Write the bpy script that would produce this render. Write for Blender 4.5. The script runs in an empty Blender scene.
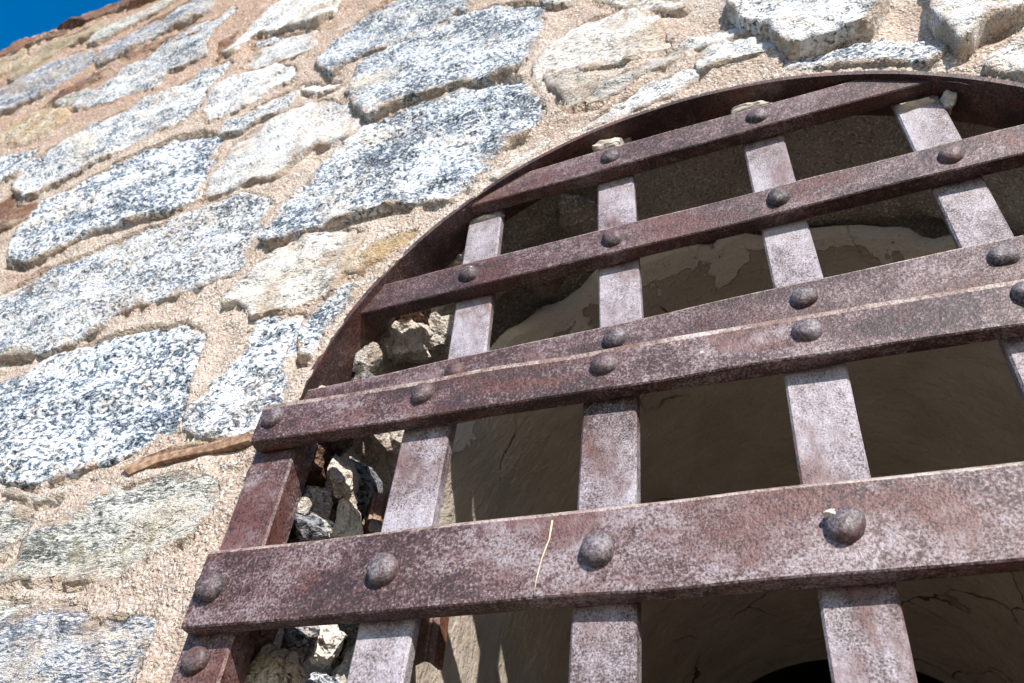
import bpy, math, random
import numpy as np
from mathutils import Vector, Matrix, Euler

# ------------------------------------------------------------------ camera, sky, sun, exposure
Z0 = 2.35                     # height of the gate's top rail above the ground
scene = bpy.context.scene
cam_data = bpy.data.cameras.new('camera')
cam = bpy.data.objects.new('camera', cam_data)
scene.collection.objects.link(cam)
cam.location = (0.7084, -0.7596, -0.7497 + Z0)
cam.rotation_euler = (2.33954, -0.07352, 0.36001)
cam_data.sensor_width = 36.0
cam_data.lens = 863.2 / 1024 * 36.0
cam_data.clip_start = 0.02
cam_data.clip_end = 2000
cam_data.dof.use_dof = True
cam_data.dof.focus_distance = 1.08
cam_data.dof.aperture_fstop = 9.0
scene.camera = cam

SUN_TO = Vector((0.66, -1.0, 0.70)).normalized()      # towards the sun: up, right and in front of the wall
world = bpy.data.worlds.new('World')
scene.world = world
world.use_nodes = True
wn = world.node_tree.nodes
sky = wn.new('ShaderNodeTexSky')
sky.sky_type = 'NISHITA'
sky.sun_disc = False
sky.sun_elevation = math.asin(SUN_TO.z)
sky.sun_rotation = math.atan2(SUN_TO.x, SUN_TO.y)
sky.altitude = 300
sky.air_density = 1.0
sky.dust_density = 0.6
sky.ozone_density = 2.5
hsv = wn.new('ShaderNodeHueSaturation')               # deep polarised blue, the same all over the sky
hsv.inputs['Saturation'].default_value = 1.5
world.node_tree.links.new(sky.outputs[0], hsv.inputs['Color'])
world.node_tree.links.new(hsv.outputs[0], wn['Background'].inputs[0])
wn['Background'].inputs[1].default_value = 0.15
sun_data = bpy.data.lights.new('sun', 'SUN')
sun_data.energy = 5.0
sun_data.angle = math.radians(0.5)
sun_data.color = (1.0, 0.955, 0.89)
sun = bpy.data.objects.new('sun', sun_data)
scene.collection.objects.link(sun)
sun.location = (3, -4, 8)
sun.rotation_euler = (-SUN_TO).to_track_quat('-Z', 'Y').to_euler()
scene.view_settings.view_transform = 'Standard'
scene.view_settings.look = 'None'
scene.view_settings.gamma = 1.0
scene.view_settings.exposure = 0.6
scene.view_settings.use_curve_mapping = False

STONES = [
    ('tan', 45, [-2050, 2326, -1953, 2383, -1867, 2270, -1912, 2191, -1941, 2156, -2067, 2113, -2182, 2254]),
    ('tan', 50, [-1856, 2070, -1870, 2205, -1809, 2302, -1653, 2355, -1512, 2337, -1480, 2241, -1629, 2190, -1726, 2133, -1786, 2043]),
    ('blue', 45, [-1934, 1991, -1841, 2001, -1786, 2043, -1690, 2099, -1535, 2106, -1409, 2029, -1378, 1925, -1446, 1861, -1526, 1793, -1625, 1759, -1685, 1757, -1783, 1743]),
    ('green', 45, [-1494, 2132, -1507, 2232, -1395, 2294, -1264, 2315, -1206, 2359, -1127, 2316, -1206, 2220, -1337, 2175, -1433, 2119]),
    ('blue', 45, [-1355, 1923, -1373, 2031, -1301, 2099, -1194, 2158, -1078, 2198, -1002, 2224, -909, 2130, -911, 1990, -1007, 1956, -1135, 1931, -1245, 1892, -1306, 1871]),
    ('brown', 60, [-1702, 2430, -1731, 2532, -1582, 2510, -1486, 2503, -1403, 2518, -1348, 2433, -1428, 2431, -1498, 2408, -1608, 2396]),
    ('brown', 60, [-2184, 2419, -2138, 2463, -2047, 2494, -1815, 2432, -1720, 2384, -1736, 2353, -1918, 2370, -2035, 2358]),
    ('brown', 40, [-1235, 1886, -1123, 1904, -993, 1923, -916, 1932, -879, 1871, -960, 1843, -1044, 1849, -1145, 1832]),
    ('brown', 35, [-1519, 1681, -1456, 1722, -1365, 1792, -1301, 1834, -1237, 1818, -1248, 1759, -1323, 1714, -1409, 1665, -1467, 1645]),
    ('grain', 45, [-1264, 1569, -1259, 1648, -1182, 1710, -1088, 1797, -1044, 1849, -992, 1886, -921, 1911, -856, 1916, -798, 1973, -766, 1902, -815, 1806, -814, 1705, -760, 1598, -830, 1589, -900, 1579, -897, 1488, -968, 1508, -1062, 1520, -1159, 1533]),
    ('grain', 45, [-1244, 1158, -1264, 1240, -1208, 1317, -1099, 1371, -1022, 1414, -906, 1427, -823, 1457, -751, 1512, -659, 1517, -620, 1474, -667, 1416, -675, 1347, -659, 1251, -707, 1209, -797, 1188, -878, 1146, -973, 1111, -1069, 1076, -1146, 1047]),
    ('white', 50, [-705, 1595, -673, 1692, -645, 1750, -604, 1813, -560, 1829, -501, 1834, -333, 1724, -303, 1625, -320, 1584, -363, 1540, -461, 1574, -509, 1585, -603, 1625, -631, 1570, -658, 1546]),
    ('grain', 32, [-590, 1585, -548, 1600, -453, 1549, -360, 1528, -316, 1505, -406, 1500, -502, 1526, -562, 1537]),
    ('white', 42, [-566, 1433, -564, 1509, -525, 1528, -467, 1522, -409, 1510, -344, 1429, -335, 1358, -391, 1374, -442, 1368, -522, 1382]),
    ('white', 48, [-640, 1258, -641, 1346, -600, 1387, -517, 1366, -437, 1352, -369, 1298, -354, 1229, -404, 1211, -472, 1172, -547, 1152, -601, 1171]),
    ('grain', 40, [-503, 1059, -493, 1116, -445, 1152, -383, 1175, -333, 1192, -328, 1124, -340, 1068, -395, 1058, -446, 1039, -487, 1029]),
    ('white', 45, [-459, 791, -464, 891, -442, 986, -354, 1066, -228, 1069, -142, 996, -91, 905, -107, 845, -189, 825, -223, 783, -256, 749, -353, 773, -389, 762, -442, 762]),
    ('dark', 45, [-996, 734, -1032, 853, -1035, 988, -936, 1052, -787, 1118, -669, 1127, -571, 1093, -503, 1032, -490, 944, -478, 818, -484, 779, -548, 752, -647, 754, -745, 747, -821, 723, -912, 698]),
    ('grain', 45, [-939, 596, -885, 653, -778, 673, -678, 700, -575, 719, -480, 722, -431, 731, -339, 730, -267, 683, -241, 631, -240, 550, -248, 471, -272, 441, -348, 428, -407, 427, -462, 415, -520, 410, -554, 378, -601, 350, -674, 345, -789, 361, -903, 368, -1096, 558]),
    ('cream', 45, [-243, 349, -244, 395, -220, 435, -186, 467, -134, 487, -78, 499, -26, 489, 25, 458, 3, 382, -21, 324, -75, 311, -115, 308, -171, 309, -190, 346, -211, 363]),
    ('orange', 38, [9, 375, 10, 404, 39, 419, 59, 440, 97, 448, 145, 436, 156, 415, 138, 394, 109, 386, 71, 380, 37, 355, 17, 356]),
    ('dark', 50, [-835, 271, -741, 288, -696, 297, -633, 318, -572, 342, -508, 346, -447, 347, -389, 344, -330, 327, -279, 295, -259, 262, -258, 221, -254, 180, -245, 123, -238, 69, -271, 46, -321, 26, -377, 17, -455, 10, -522, 14, -645, 32]),
    ('grain', 42, [-224, 80, -221, 115, -196, 152, -171, 190, -170, 245, -155, 281, -111, 293, -60, 278, -50, 243, -42, 194, -44, 158, -37, 113, -39, 60, -56, 38, -81, 24, -116, 21, -172, 39, -207, 63]),
    ('grain', 40, [-53, 255, -23, 290, 16, 313, 48, 308, 49, 268, 30, 231, 10, 191, -6, 166, -32, 175]),
    ('tan', 30, [-228, 21, -207, 34, -164, 34, -152, 24, -175, 16, -218, 15]),
    ('green', 52, [-444, -176, -456, -157, -421, -139, -424, -113, -410, -92, -373, -77, -337, -59, -294, -42, -240, -36, -187, -31, -141, -39, -115, -61, -96, -104, -108, -124, -128, -143, -145, -156, -172, -160, -190, -171, -204, -189, -233, -191, -282, -197, -337, -185, -394, -173]),
    ('green', 40, [-594, -10, -540, -25, -499, -35, -459, -60, -454, -85, -462, -116, -472, -132, -511, -144]),
    ('blue', 48, [-417, -274, -395, -252, -380, -237, -344, -226, -293, -221, -270, -236, -240, -254, -219, -252, -185, -253, -139, -269, -128, -293, -132, -319, -132, -340, -134, -368, -196, -396, -336, -396]),
    ('white', 30, [-117, -26, -90, -19, -67, -26, -84, -35, -110, -36]),
    ('green', 32, [-453, -211, -426, -203, -384, -211, -367, -223, -382, -234, -398, -247, -424, -254]),
    ('cream', 34, [-586, 12, -566, 14, -535, 11, -503, -6, -444, -23, -430, -34, -496, -28, -551, -10]),
    ('dark', 45, [-295, 1279, -278, 1377, -231, 1461, -172, 1517, -123, 1581, 59, 1472, 133, 1326, 125, 1276, 59, 1267, -19, 1244, -87, 1241, -157, 1237, -193, 1208, -228, 1178]),
    ('white', 30, [-333, 1208, -278, 1185, -203, 1154, -183, 1126, -204, 1119, -248, 1109, -308, 1153]),
    ('dark', 50, [-152, 1075, -162, 1176, -129, 1241, -56, 1247, 25, 1256, 95, 1272, 174, 1271, 272, 1229, 324, 1184, 333, 1094, 319, 994, 294, 923, 269, 906, 220, 907, 149, 919, 87, 914, 31, 912, -6, 890, -46, 888, -104, 959]),
    ('dark', 50, [-216, 526, -212, 571, -197, 637, -163, 685, -130, 742, -107, 813, -67, 865, -38, 870, 3, 881, 97, 893, 189, 905, 290, 876, 330, 806, 355, 717, 345, 676, 313, 647, 276, 618, 253, 587, 226, 526, 191, 490, 136, 503, 64, 526, 2, 523, -63, 524, -125, 507, -179, 503]),
    ('cream', 34, [257, 543, 280, 574, 317, 600, 361, 623, 368, 609, 345, 566, 321, 535, 291, 520]),
    ('cream', 45, [322, 878, 337, 939, 380, 986, 430, 1029, 496, 1031, 553, 1007, 591, 921, 601, 845, 611, 798, 573, 808, 535, 829, 481, 838, 427, 837, 370, 850, 336, 830]),
    ('cream', 55, [351, 822, 371, 839, 420, 828, 438, 795, 468, 755, 501, 755, 540, 764, 547, 798, 585, 788, 617, 788, 620, 754, 576, 730, 539, 727, 513, 700, 468, 688, 410, 696, 382, 747]),
    ('cream', 58, [427, 826, 468, 829, 534, 815, 542, 798, 521, 788, 475, 796, 438, 803]),
    ('white', 38, [409, 599, 431, 633, 468, 659, 519, 679, 569, 698, 618, 706, 651, 699, 640, 675, 614, 649, 572, 627, 517, 611, 462, 590, 419, 582]),
    ('white', 40, [624, 808, 663, 817, 719, 814, 758, 802, 758, 782, 715, 771, 666, 775, 623, 783]),
    ('white', 48, [651, 697, 657, 742, 684, 764, 732, 760, 780, 722, 780, 686, 736, 689, 695, 689, 665, 689]),
    ('white', 66, [720, 855, 734, 902, 748, 936, 827, 931, 983, 812, 980, 747, 957, 700, 930, 657, 881, 652, 843, 653, 805, 653, 789, 699, 773, 753, 747, 789]),
    ('grain', 46, [758, 617, 797, 634, 810, 673, 855, 657, 913, 626, 962, 590, 994, 581, 1021, 553, 1002, 532, 969, 515, 931, 517, 877, 543, 818, 566, 773, 586]),
    ('white', 63, [1051, 762, 1203, 672, 1178, 594, 1138, 576, 1093, 556, 1055, 537, 1033, 524, 1021, 569, 1021, 620]),
    ('white', 45, [1041, 453, 1064, 485, 1099, 514, 1127, 539, 1168, 534, 1138, 430, 1101, 391, 1085, 404, 1064, 425]),
    ('grain', 36, [322, 1229, 396, 1175, 382, 1146, 333, 1163]),
    ('cream', 36, [436, 1146, 577, 1069, 648, 978, 633, 963, 574, 992, 504, 1049]),
    ('orange', 45, [-1558, 1559, -1538, 1619, -1435, 1638, -1312, 1594, -1251, 1533, -1276, 1459, -1324, 1426, -1387, 1419, -1504, 1475, -1609, 1506, -1635, 1567]),
    ('dark', 40, [-1480, 1354, -1436, 1370, -1347, 1356, -1279, 1350, -1257, 1271, -1287, 1217, -1329, 1202, -1406, 1202]),
    ('brown', 32, [-1302, 1065, -1259, 1094, -1249, 1136, -1165, 1040, -1048, 1000, -1072, 945, -1122, 916, -1183, 904]),
    ('green', 38, [-1409, 1665, -1350, 1686, -1263, 1681, -1233, 1650, -1268, 1638, -1345, 1628]),
    ('brown', 32, [-724, 1566, -749, 1664, -716, 1708, -691, 1725, -690, 1670, -688, 1564, -687, 1514]),
]
SPLINTER = [-305, -2, -279, 12, -229, 18, -165, 13, -112, 17, -73, 19, -70, 5, -124, 1, -177, -4, -233, -4, -285, -16]
# ------------------------------------------------------------------ helpers
rng = random.Random(7)
col = scene.collection

def tag(o, label=None, cat=None, group=None, kind=None):
    if label: o['label'] = label
    if cat: o['category'] = cat
    if group: o['group'] = group
    if kind: o['kind'] = kind
    return o

def empty(name, loc=(0, 0, 0), rot=(0, 0, 0)):
    o = bpy.data.objects.new(name, None)
    o.empty_display_size = 0.05
    o.location = loc
    o.rotation_euler = rot
    col.objects.link(o)
    return o

def mesh_obj(name, verts, faces, mat, parent=None, smooth=True, loc=(0, 0, 0), edge=None):
    me = bpy.data.meshes.new(name)
    me.from_pydata([tuple(v) for v in verts], [], [tuple(f) for f in faces])
    me.update()
    if smooth:
        me.polygons.foreach_set('use_smooth', [True] * len(me.polygons))
    me.materials.append(mat)
    a_ = me.attributes.new('edge', 'FLOAT', 'POINT')
    a_.data.foreach_set('value', np.full(len(me.vertices), 1.0) if edge is None else np.asarray(edge, float))
    o = bpy.data.objects.new(name, me)
    o.location = loc
    col.objects.link(o)
    if parent is not None:
        o.parent = parent
    return o

def _h(ix, iy, iz, s):
    with np.errstate(over='ignore'):
        n = (ix.astype(np.int64) * 374761393 + iy.astype(np.int64) * 668265263
             + iz.astype(np.int64) * 2147483647 + s * 974634777) & 0xffffffff
        n = ((n ^ (n >> 13)) * 1274126177) & 0xffffffff
        n = ((n ^ (n >> 16)) * 668265263) & 0xffffffff
        n = n ^ (n >> 15)
    return (n & 0xffffff) / float(0xffffff) * 2 - 1

def noise(p, scale, seed=0):
    q = np.asarray(p, float) * scale
    i = np.floor(q).astype(np.int64)
    f = q - i
    u = f * f * f * (f * (f * 6 - 15) + 10)
    r = 0
    for dx in (0, 1):
        for dy in (0, 1):
            for dz in (0, 1):
                w = ((u[:, 0] if dx else 1 - u[:, 0]) * (u[:, 1] if dy else 1 - u[:, 1])
                     * (u[:, 2] if dz else 1 - u[:, 2]))
                r = r + w * _h(i[:, 0] + dx, i[:, 1] + dy, i[:, 2] + dz, seed)
    return r

def fbm(p, scale, octaves=4, seed=0, gain=0.5):
    a, s, r, t = 1.0, scale, 0, 0
    for k in range(octaves):
        r = r + a * noise(p, s, seed + k * 17)
        t += a
        a *= gain
        s *= 2.03
    return r / t

# ------------------------------------------------------------------ materials
def node_mat(name):
    m = bpy.data.materials.new(name)
    m.use_nodes = True
    nt = m.node_tree
    return m, nt, nt.nodes['Principled BSDF']

class NT:
    def __init__(s, nt): s.nt = nt
    def n(s, t, **kw):
        o = s.nt.nodes.new(t)
        for k, v in kw.items(): setattr(o, k, v)
        return o
    def l(s, a, b): s.nt.links.new(a, b)
    def pos(s, rand=True, scale=(1, 1, 1), rot=(0, 0, 0)):
        g = s.n('ShaderNodeNewGeometry')
        out = g.outputs['Position']
        if rand:
            oi = s.n('ShaderNodeObjectInfo')
            mu = s.n('ShaderNodeMath', operation='MULTIPLY'); mu.inputs[1].default_value = 37.0
            s.l(oi.outputs['Random'], mu.inputs[0])
            ad = s.n('ShaderNodeVectorMath', operation='ADD')
            s.l(out, ad.inputs[0]); s.l(mu.outputs[0], ad.inputs[1])
            out = ad.outputs[0]
        mp = s.n('ShaderNodeMapping')
        mp.inputs['Scale'].default_value = scale
        mp.inputs['Rotation'].default_value = rot
        s.l(out, mp.inputs[0])
        return mp.outputs[0]
    def noise(s, vec, scale, detail=3, rough=0.55, dist=0.0):
        t = s.n('ShaderNodeTexNoise')
        t.inputs['Scale'].default_value = scale
        t.inputs['Detail'].default_value = detail
        t.inputs['Roughness'].default_value = rough
        t.inputs['Distortion'].default_value = dist
        s.l(vec, t.inputs['Vector'])
        return t.outputs['Fac']
    def vor(s, vec, scale, feature='F1', out='Distance', rnd=1.0):
        t = s.n('ShaderNodeTexVoronoi', feature=feature)
        t.inputs['Scale'].default_value = scale
        t.inputs['Randomness'].default_value = rnd
        s.l(vec, t.inputs['Vector'])
        return t.outputs[out]
    def ramp(s, fac, a, b, va=0.0, vb=1.0):
        r = s.n('ShaderNodeMapRange', interpolation_type='SMOOTHSTEP')
        for k, v in zip(('From Min', 'From Max', 'To Min', 'To Max'), (a, b, va, vb)):
            r.inputs[k].default_value = v
        s.l(fac, r.inputs['Value'])
        return r.outputs[0]
    def mix(s, fac, a, b, blend='MIX'):
        m = s.n('ShaderNodeMix', data_type='RGBA', blend_type=blend)
        for sock, v in ((m.inputs[0], fac), (m.inputs[6], a), (m.inputs[7], b)):
            if isinstance(v, (int, float)): sock.default_value = v
            elif isinstance(v, tuple): sock.default_value = (*v, 1.0)
            else: s.l(v, sock)
        return m.outputs[2]
    def math(s, op, a, b=0.0):
        m = s.n('ShaderNodeMath', operation=op)
        for sock, v in ((m.inputs[0], a), (m.inputs[1], b)):
            if isinstance(v, (int, float)): sock.default_value = v
            else: s.l(v, sock)
        return m.outputs[0]
    def bump(s, height, dist, strength=1.0, normal=None):
        b = s.n('ShaderNodeBump')
        b.inputs['Strength'].default_value = strength
        b.inputs['Distance'].default_value = dist
        s.l(height, b.inputs['Height'])
        if normal is not None: s.l(normal, b.inputs['Normal'])
        return b.outputs[0]

def granite(name, light, mid, dark, amount, stain=(0.42, 0.30, 0.19), stain_amt=0.25, grain=112.0,
            rot=(0.3, 0.2, 0.5), stretch=(1.0, 1.0, 1.5), relief=0.004):
    m, nt, bs = node_mat(name)
    t = NT(nt)
    oi = t.n('ShaderNodeObjectInfo')
    sc = t.n('ShaderNodeVectorMath', operation='SCALE')
    t.l(t.pos(True, stretch, rot), sc.inputs[0])
    t.l(t.ramp(oi.outputs['Random'], 0.0, 1.0, 0.78, 1.30), sc.inputs['Scale'])
    v = sc.outputs[0]
    n1 = t.noise(v, grain, 3, 0.6, 0.6)
    n2 = t.noise(v, grain * 2.3, 2, 0.6, 0.3)
    big = t.noise(v, 8.0, 4, 0.6, 0.6)
    thr = t.math('ADD', n1, t.math('MULTIPLY', t.math('SUBTRACT', big, 0.5), 0.55))
    c = 0.5 + (0.5 - amount) * 0.32
    mid_m = t.ramp(thr, c - 0.06, c + 0.03)
    dark_m = t.math('MULTIPLY', t.ramp(thr, c + 0.005, c + 0.07), t.ramp(n2, 0.36, 0.54))
    flake = t.ramp(t.vor(v, grain * 1.7), 0.10, 0.26, 1.0, 0.0)
    flake = t.math('MULTIPLY', flake, t.ramp(n1, 0.42, 0.58))
    base = t.mix(t.ramp(n2, 0.3, 0.7), light, tuple(x * 0.74 for x in light))
    base = t.mix(t.ramp(t.noise(v, 26, 3, 0.6, 0.5), 0.46, 0.64, 0, 0.6), base, tuple(0.5 * a + 0.5 * b for a, b in zip(light, mid)))
    warm = t.ramp(t.noise(t.pos(True), 6.5, 4, 0.6, 0.5), 0.48, 0.66, 0.0, 0.85)
    base = t.mix(warm, base, t.mix(t.ramp(n2, 0.3, 0.7), (0.76, 0.68, 0.57), (0.62, 0.51, 0.40)))
    colr = t.mix(mid_m, base, mid)
    colr = t.mix(dark_m, colr, dark)
    colr = t.mix(t.math('MULTIPLY', flake, 0.55), colr, dark)
    pos2 = t.pos(True)
    st = t.ramp(t.noise(pos2, 9.0, 5, 0.62, 0.7), 0.62 - 0.3 * stain_amt, 0.80 - 0.3 * stain_amt, 0.0, 0.75)
    colr = t.mix(st, colr, t.mix(t.ramp(n2, 0.35, 0.65), stain, tuple(x * 0.55 for x in stain)))
    # mortar and dust smeared over the edges of the stone
    at = t.n('ShaderNodeAttribute', attribute_name='edge')
    ed = t.math('ADD', at.outputs['Fac'], t.math('MULTIPLY', t.math('SUBTRACT', t.noise(pos2, 21, 4, 0.65), 0.5), 0.13))
    colr = t.mix(t.ramp(ed, -0.006, 0.018, 0.75, 0.0), colr, t.mix(t.ramp(n2, 0.35, 0.62), (0.56, 0.44, 0.33), (0.36, 0.25, 0.17)))
    t.l(colr, bs.inputs['Base Color'])
    bs.inputs['Roughness'].default_value = 0.72
    bs.inputs['Specular IOR Level'].default_value = 0.35
    h = t.math('ADD', t.math('MULTIPLY', n1, -0.8), t.math('MULTIPLY', t.noise(pos2, 38, 5, 0.6), 1.2))
    b1 = t.bump(h, relief * 2.1, 1.0)
    b2 = t.bump(n2, relief * 0.9, 0.9, b1)
    t.l(b2, bs.inputs['Normal'])
    return m

W = (0.85, 0.835, 0.81)
MAT = {
    'dark': granite('granite_blue_black', (0.84, 0.84, 0.835), (0.29, 0.345, 0.405), (0.022, 0.030, 0.045), 0.52, stain_amt=0.1),
    'grain': granite('granite_speckled', W, (0.30, 0.34, 0.39), (0.028, 0.034, 0.045), 0.42, stain_amt=0.3),
    'white': granite('granite_white', (0.86, 0.845, 0.82), (0.46, 0.46, 0.47), (0.06, 0.06, 0.065), 0.22, stain_amt=0.35),
    'cream': granite('granite_cream', (0.84, 0.79, 0.715), (0.46, 0.42, 0.38), (0.07, 0.065, 0.06), 0.30, stain=(0.54, 0.40, 0.28), stain_amt=0.45, stretch=(0.8, 1, 2.6)),
    'tan': granite('gneiss_tan', (0.62, 0.50, 0.34), (0.36, 0.29, 0.22), (0.07, 0.05, 0.04), 0.4, stain=(0.44, 0.35, 0.21), stain_amt=0.8),
    'blue': granite('gneiss_blue_grey', (0.80, 0.78, 0.76), (0.28, 0.33, 0.41), (0.05, 0.06, 0.08), 0.48, stain=(0.50, 0.38, 0.28), stain_amt=0.45, stretch=(0.7, 1, 2.6)),
    'green': granite('gneiss_greenish', (0.82, 0.79, 0.72), (0.36, 0.37, 0.33), (0.06, 0.065, 0.06), 0.42, stain=(0.42, 0.36, 0.22), stain_amt=0.3, stretch=(0.7, 1, 2.6)),
    'orange': granite('lichen_orange_stone', (0.70, 0.60, 0.46), (0.40, 0.32, 0.24), (0.06, 0.05, 0.04), 0.35, stain=(0.52, 0.33, 0.14), stain_amt=0.8),
    'brown': granite('rubble_brown', (0.34, 0.22, 0.15), (0.17, 0.10, 0.07), (0.035, 0.022, 0.018), 0.55, stain=(0.30, 0.14, 0.07), stain_amt=0.8),
}

def mortar_material(name, a, b, c):
    m, nt, bs = node_mat(name)
    t = NT(nt)
    v = t.pos(False)
    g = t.noise(v, 150, 3, 0.65)
    g2 = t.vor(v, 210)
    big = t.noise(v, 4.5, 4, 0.6, 0.3)
    colr = t.mix(t.ramp(big, 0.35, 0.68), a, b)
    sp = t.n('ShaderNodeSeparateXYZ'); t.l(v, sp.inputs[0])        # redder, older mortar in the upper courses
    hi = t.math('ADD', sp.outputs['Z'], t.math('MULTIPLY', big, 1.6))
    colr = t.mix(t.ramp(hi, Z0 + 1.75, Z0 + 2.7, 0.0, 0.8), colr, (0.36, 0.215, 0.14))
    colr = t.mix(t.ramp(g, 0.52, 0.70, 0, 0.8), colr, c)
    colr = t.mix(t.ramp(t.noise(v, 200, 1, 0.5), 0.58, 0.66, 0, 0.8), colr, (0.72, 0.66, 0.58))
    colr = t.mix(t.ramp(t.noise(v, 12, 4, 0.6), 0.60, 0.74, 0, 0.6), colr, (0.60, 0.54, 0.48))
    colr = t.mix(t.ramp(t.noise(v, 2.3, 4, 0.6, 0.8), 0.52, 0.70, 0, 0.6), colr, (0.33, 0.22, 0.155))
    t.l(colr, bs.inputs['Base Color'])
    bs.inputs['Roughness'].default_value = 0.95
    bs.inputs['Specular IOR Level'].default_value = 0.15
    b1 = t.bump(t.noise(v, 60, 4, 0.62), 0.009, 0.9)
    b2 = t.bump(t.math('SUBTRACT', g, t.math('MULTIPLY', g2, 0.5)), 0.0048, 1.0, b1)
    t.l(b2, bs.inputs['Normal'])
    return m

MAT['mortar'] = mortar_material('sandy_mortar', (0.40, 0.305, 0.24), (0.50, 0.42, 0.35), (0.10, 0.068, 0.05))
MAT['grey_mortar'] = mortar_material('rough_reveal_mortar', (0.33, 0.285, 0.24), (0.46, 0.41, 0.355), (0.13, 0.105, 0.085))

def iron_material(name, fine=310, cw=1.0, pale=(0.285, 0.24, 0.248), mid=(0.090, 0.040, 0.034), deep=(0.020, 0.008, 0.007), shift=0.0, stretch=(1, 1, 1)):
    m, nt, bs = node_mat(name)
    t = NT(nt)
    v = t.pos(True)
    vs = t.pos(True, stretch)
    n1 = t.noise(vs, 16, 6, 0.66, 0.25)
    n2 = t.noise(v, fine, 3, 0.72)
    n3 = t.noise(v, 75, 4, 0.65)
    s = t.math('ADD', t.math('MULTIPLY', n1, 0.34), t.math('ADD', t.math('MULTIPLY', n2, 0.48), t.math('MULTIPLY', n3, 0.18)))
    s = t.math('ADD', s, t.math('MULTIPLY', t.math('SUBTRACT', t.noise(t.pos(True), 3.2, 2, 0.5), 0.5), 0.16))
    c1 = t.ramp(s, 0.462 + shift - 0.043 * cw, 0.462 + shift + 0.043 * cw)
    c2 = t.ramp(s, 0.542 + shift - 0.058 * cw, 0.542 + shift + 0.058 * cw)
    colr = t.mix(c1, deep, mid)
    colr = t.mix(c2, colr, pale)
    red = t.ramp(t.noise(vs, 9, 5, 0.7, 0.5), 0.47, 0.64, 0.0, 0.95)
    colr = t.mix(t.math('MULTIPLY', red, t.ramp(n2, 0.38, 0.6)), colr, (0.120, 0.036, 0.022))
    fleck = t.math('MULTIPLY', t.ramp(t.vor(v, 42), 0.035, 0.075, 1.0, 0.0), t.ramp(t.noise(v, 23, 2), 0.56, 0.62))
    colr = t.mix(fleck, colr, (0.52, 0.26, 0.09))
    fleck2 = t.math('MULTIPLY', t.ramp(t.vor(v, 27), 0.03, 0.08, 1.0, 0.0), t.ramp(t.noise(v, 13, 2), 0.60, 0.66))
    colr = t.mix(fleck2, colr, (0.66, 0.57, 0.47))
    t.l(colr, bs.inputs['Base Color'])
    bs.inputs['Metallic'].default_value = 0.0
    bs.inputs['Specular IOR Level'].default_value = 0.55
    t.l(t.ramp(s, 0.35, 0.65, 0.62, 0.46), bs.inputs['Roughness'])
    b1 = t.bump(n3, 0.0022, 0.8)
    b2 = t.bump(n2, 0.0010, 0.9, b1)
    t.l(b2, bs.inputs['Normal'])
    return m

MAT['iron'] = iron_material('rusted_iron', stretch=(0.55, 1, 1), shift=0.004, cw=1.2)
MAT['iron_t'] = iron_material('brown_rusted_iron', pale=(0.23, 0.18, 0.18), mid=(0.078, 0.032, 0.026), stretch=(0.55, 1, 1), shift=0.022, cw=1.2)
MAT['worn_or_highlight'] = iron_material('worn_highlight_iron', pale=(0.46, 0.385, 0.35), mid=(0.27, 0.19, 0.155), deep=(0.09, 0.05, 0.04), shift=0.0)  # edge wear plus a highlight line put into the colour
MAT['iron_v'] = iron_material('rusted_iron_upright', fine=430, cw=2.1, pale=(0.42, 0.385, 0.415), mid=(0.135, 0.090, 0.088), shift=-0.025, stretch=(1, 1, 0.5))
MAT['iron_dark'] = iron_material('dark_rusted_iron', pale=(0.17, 0.115, 0.10), mid=(0.065, 0.032, 0.026), shift=0.03)
MAT['rivet'] = iron_material('rivet_iron', pale=(0.22, 0.185, 0.195), mid=(0.085, 0.062, 0.064), deep=(0.03, 0.02, 0.02), shift=0.0)
MAT['rust'] = iron_material('orange_rust_iron', pale=(0.27, 0.15, 0.09), mid=(0.13, 0.055, 0.03), deep=(0.04, 0.016, 0.012))

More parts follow.
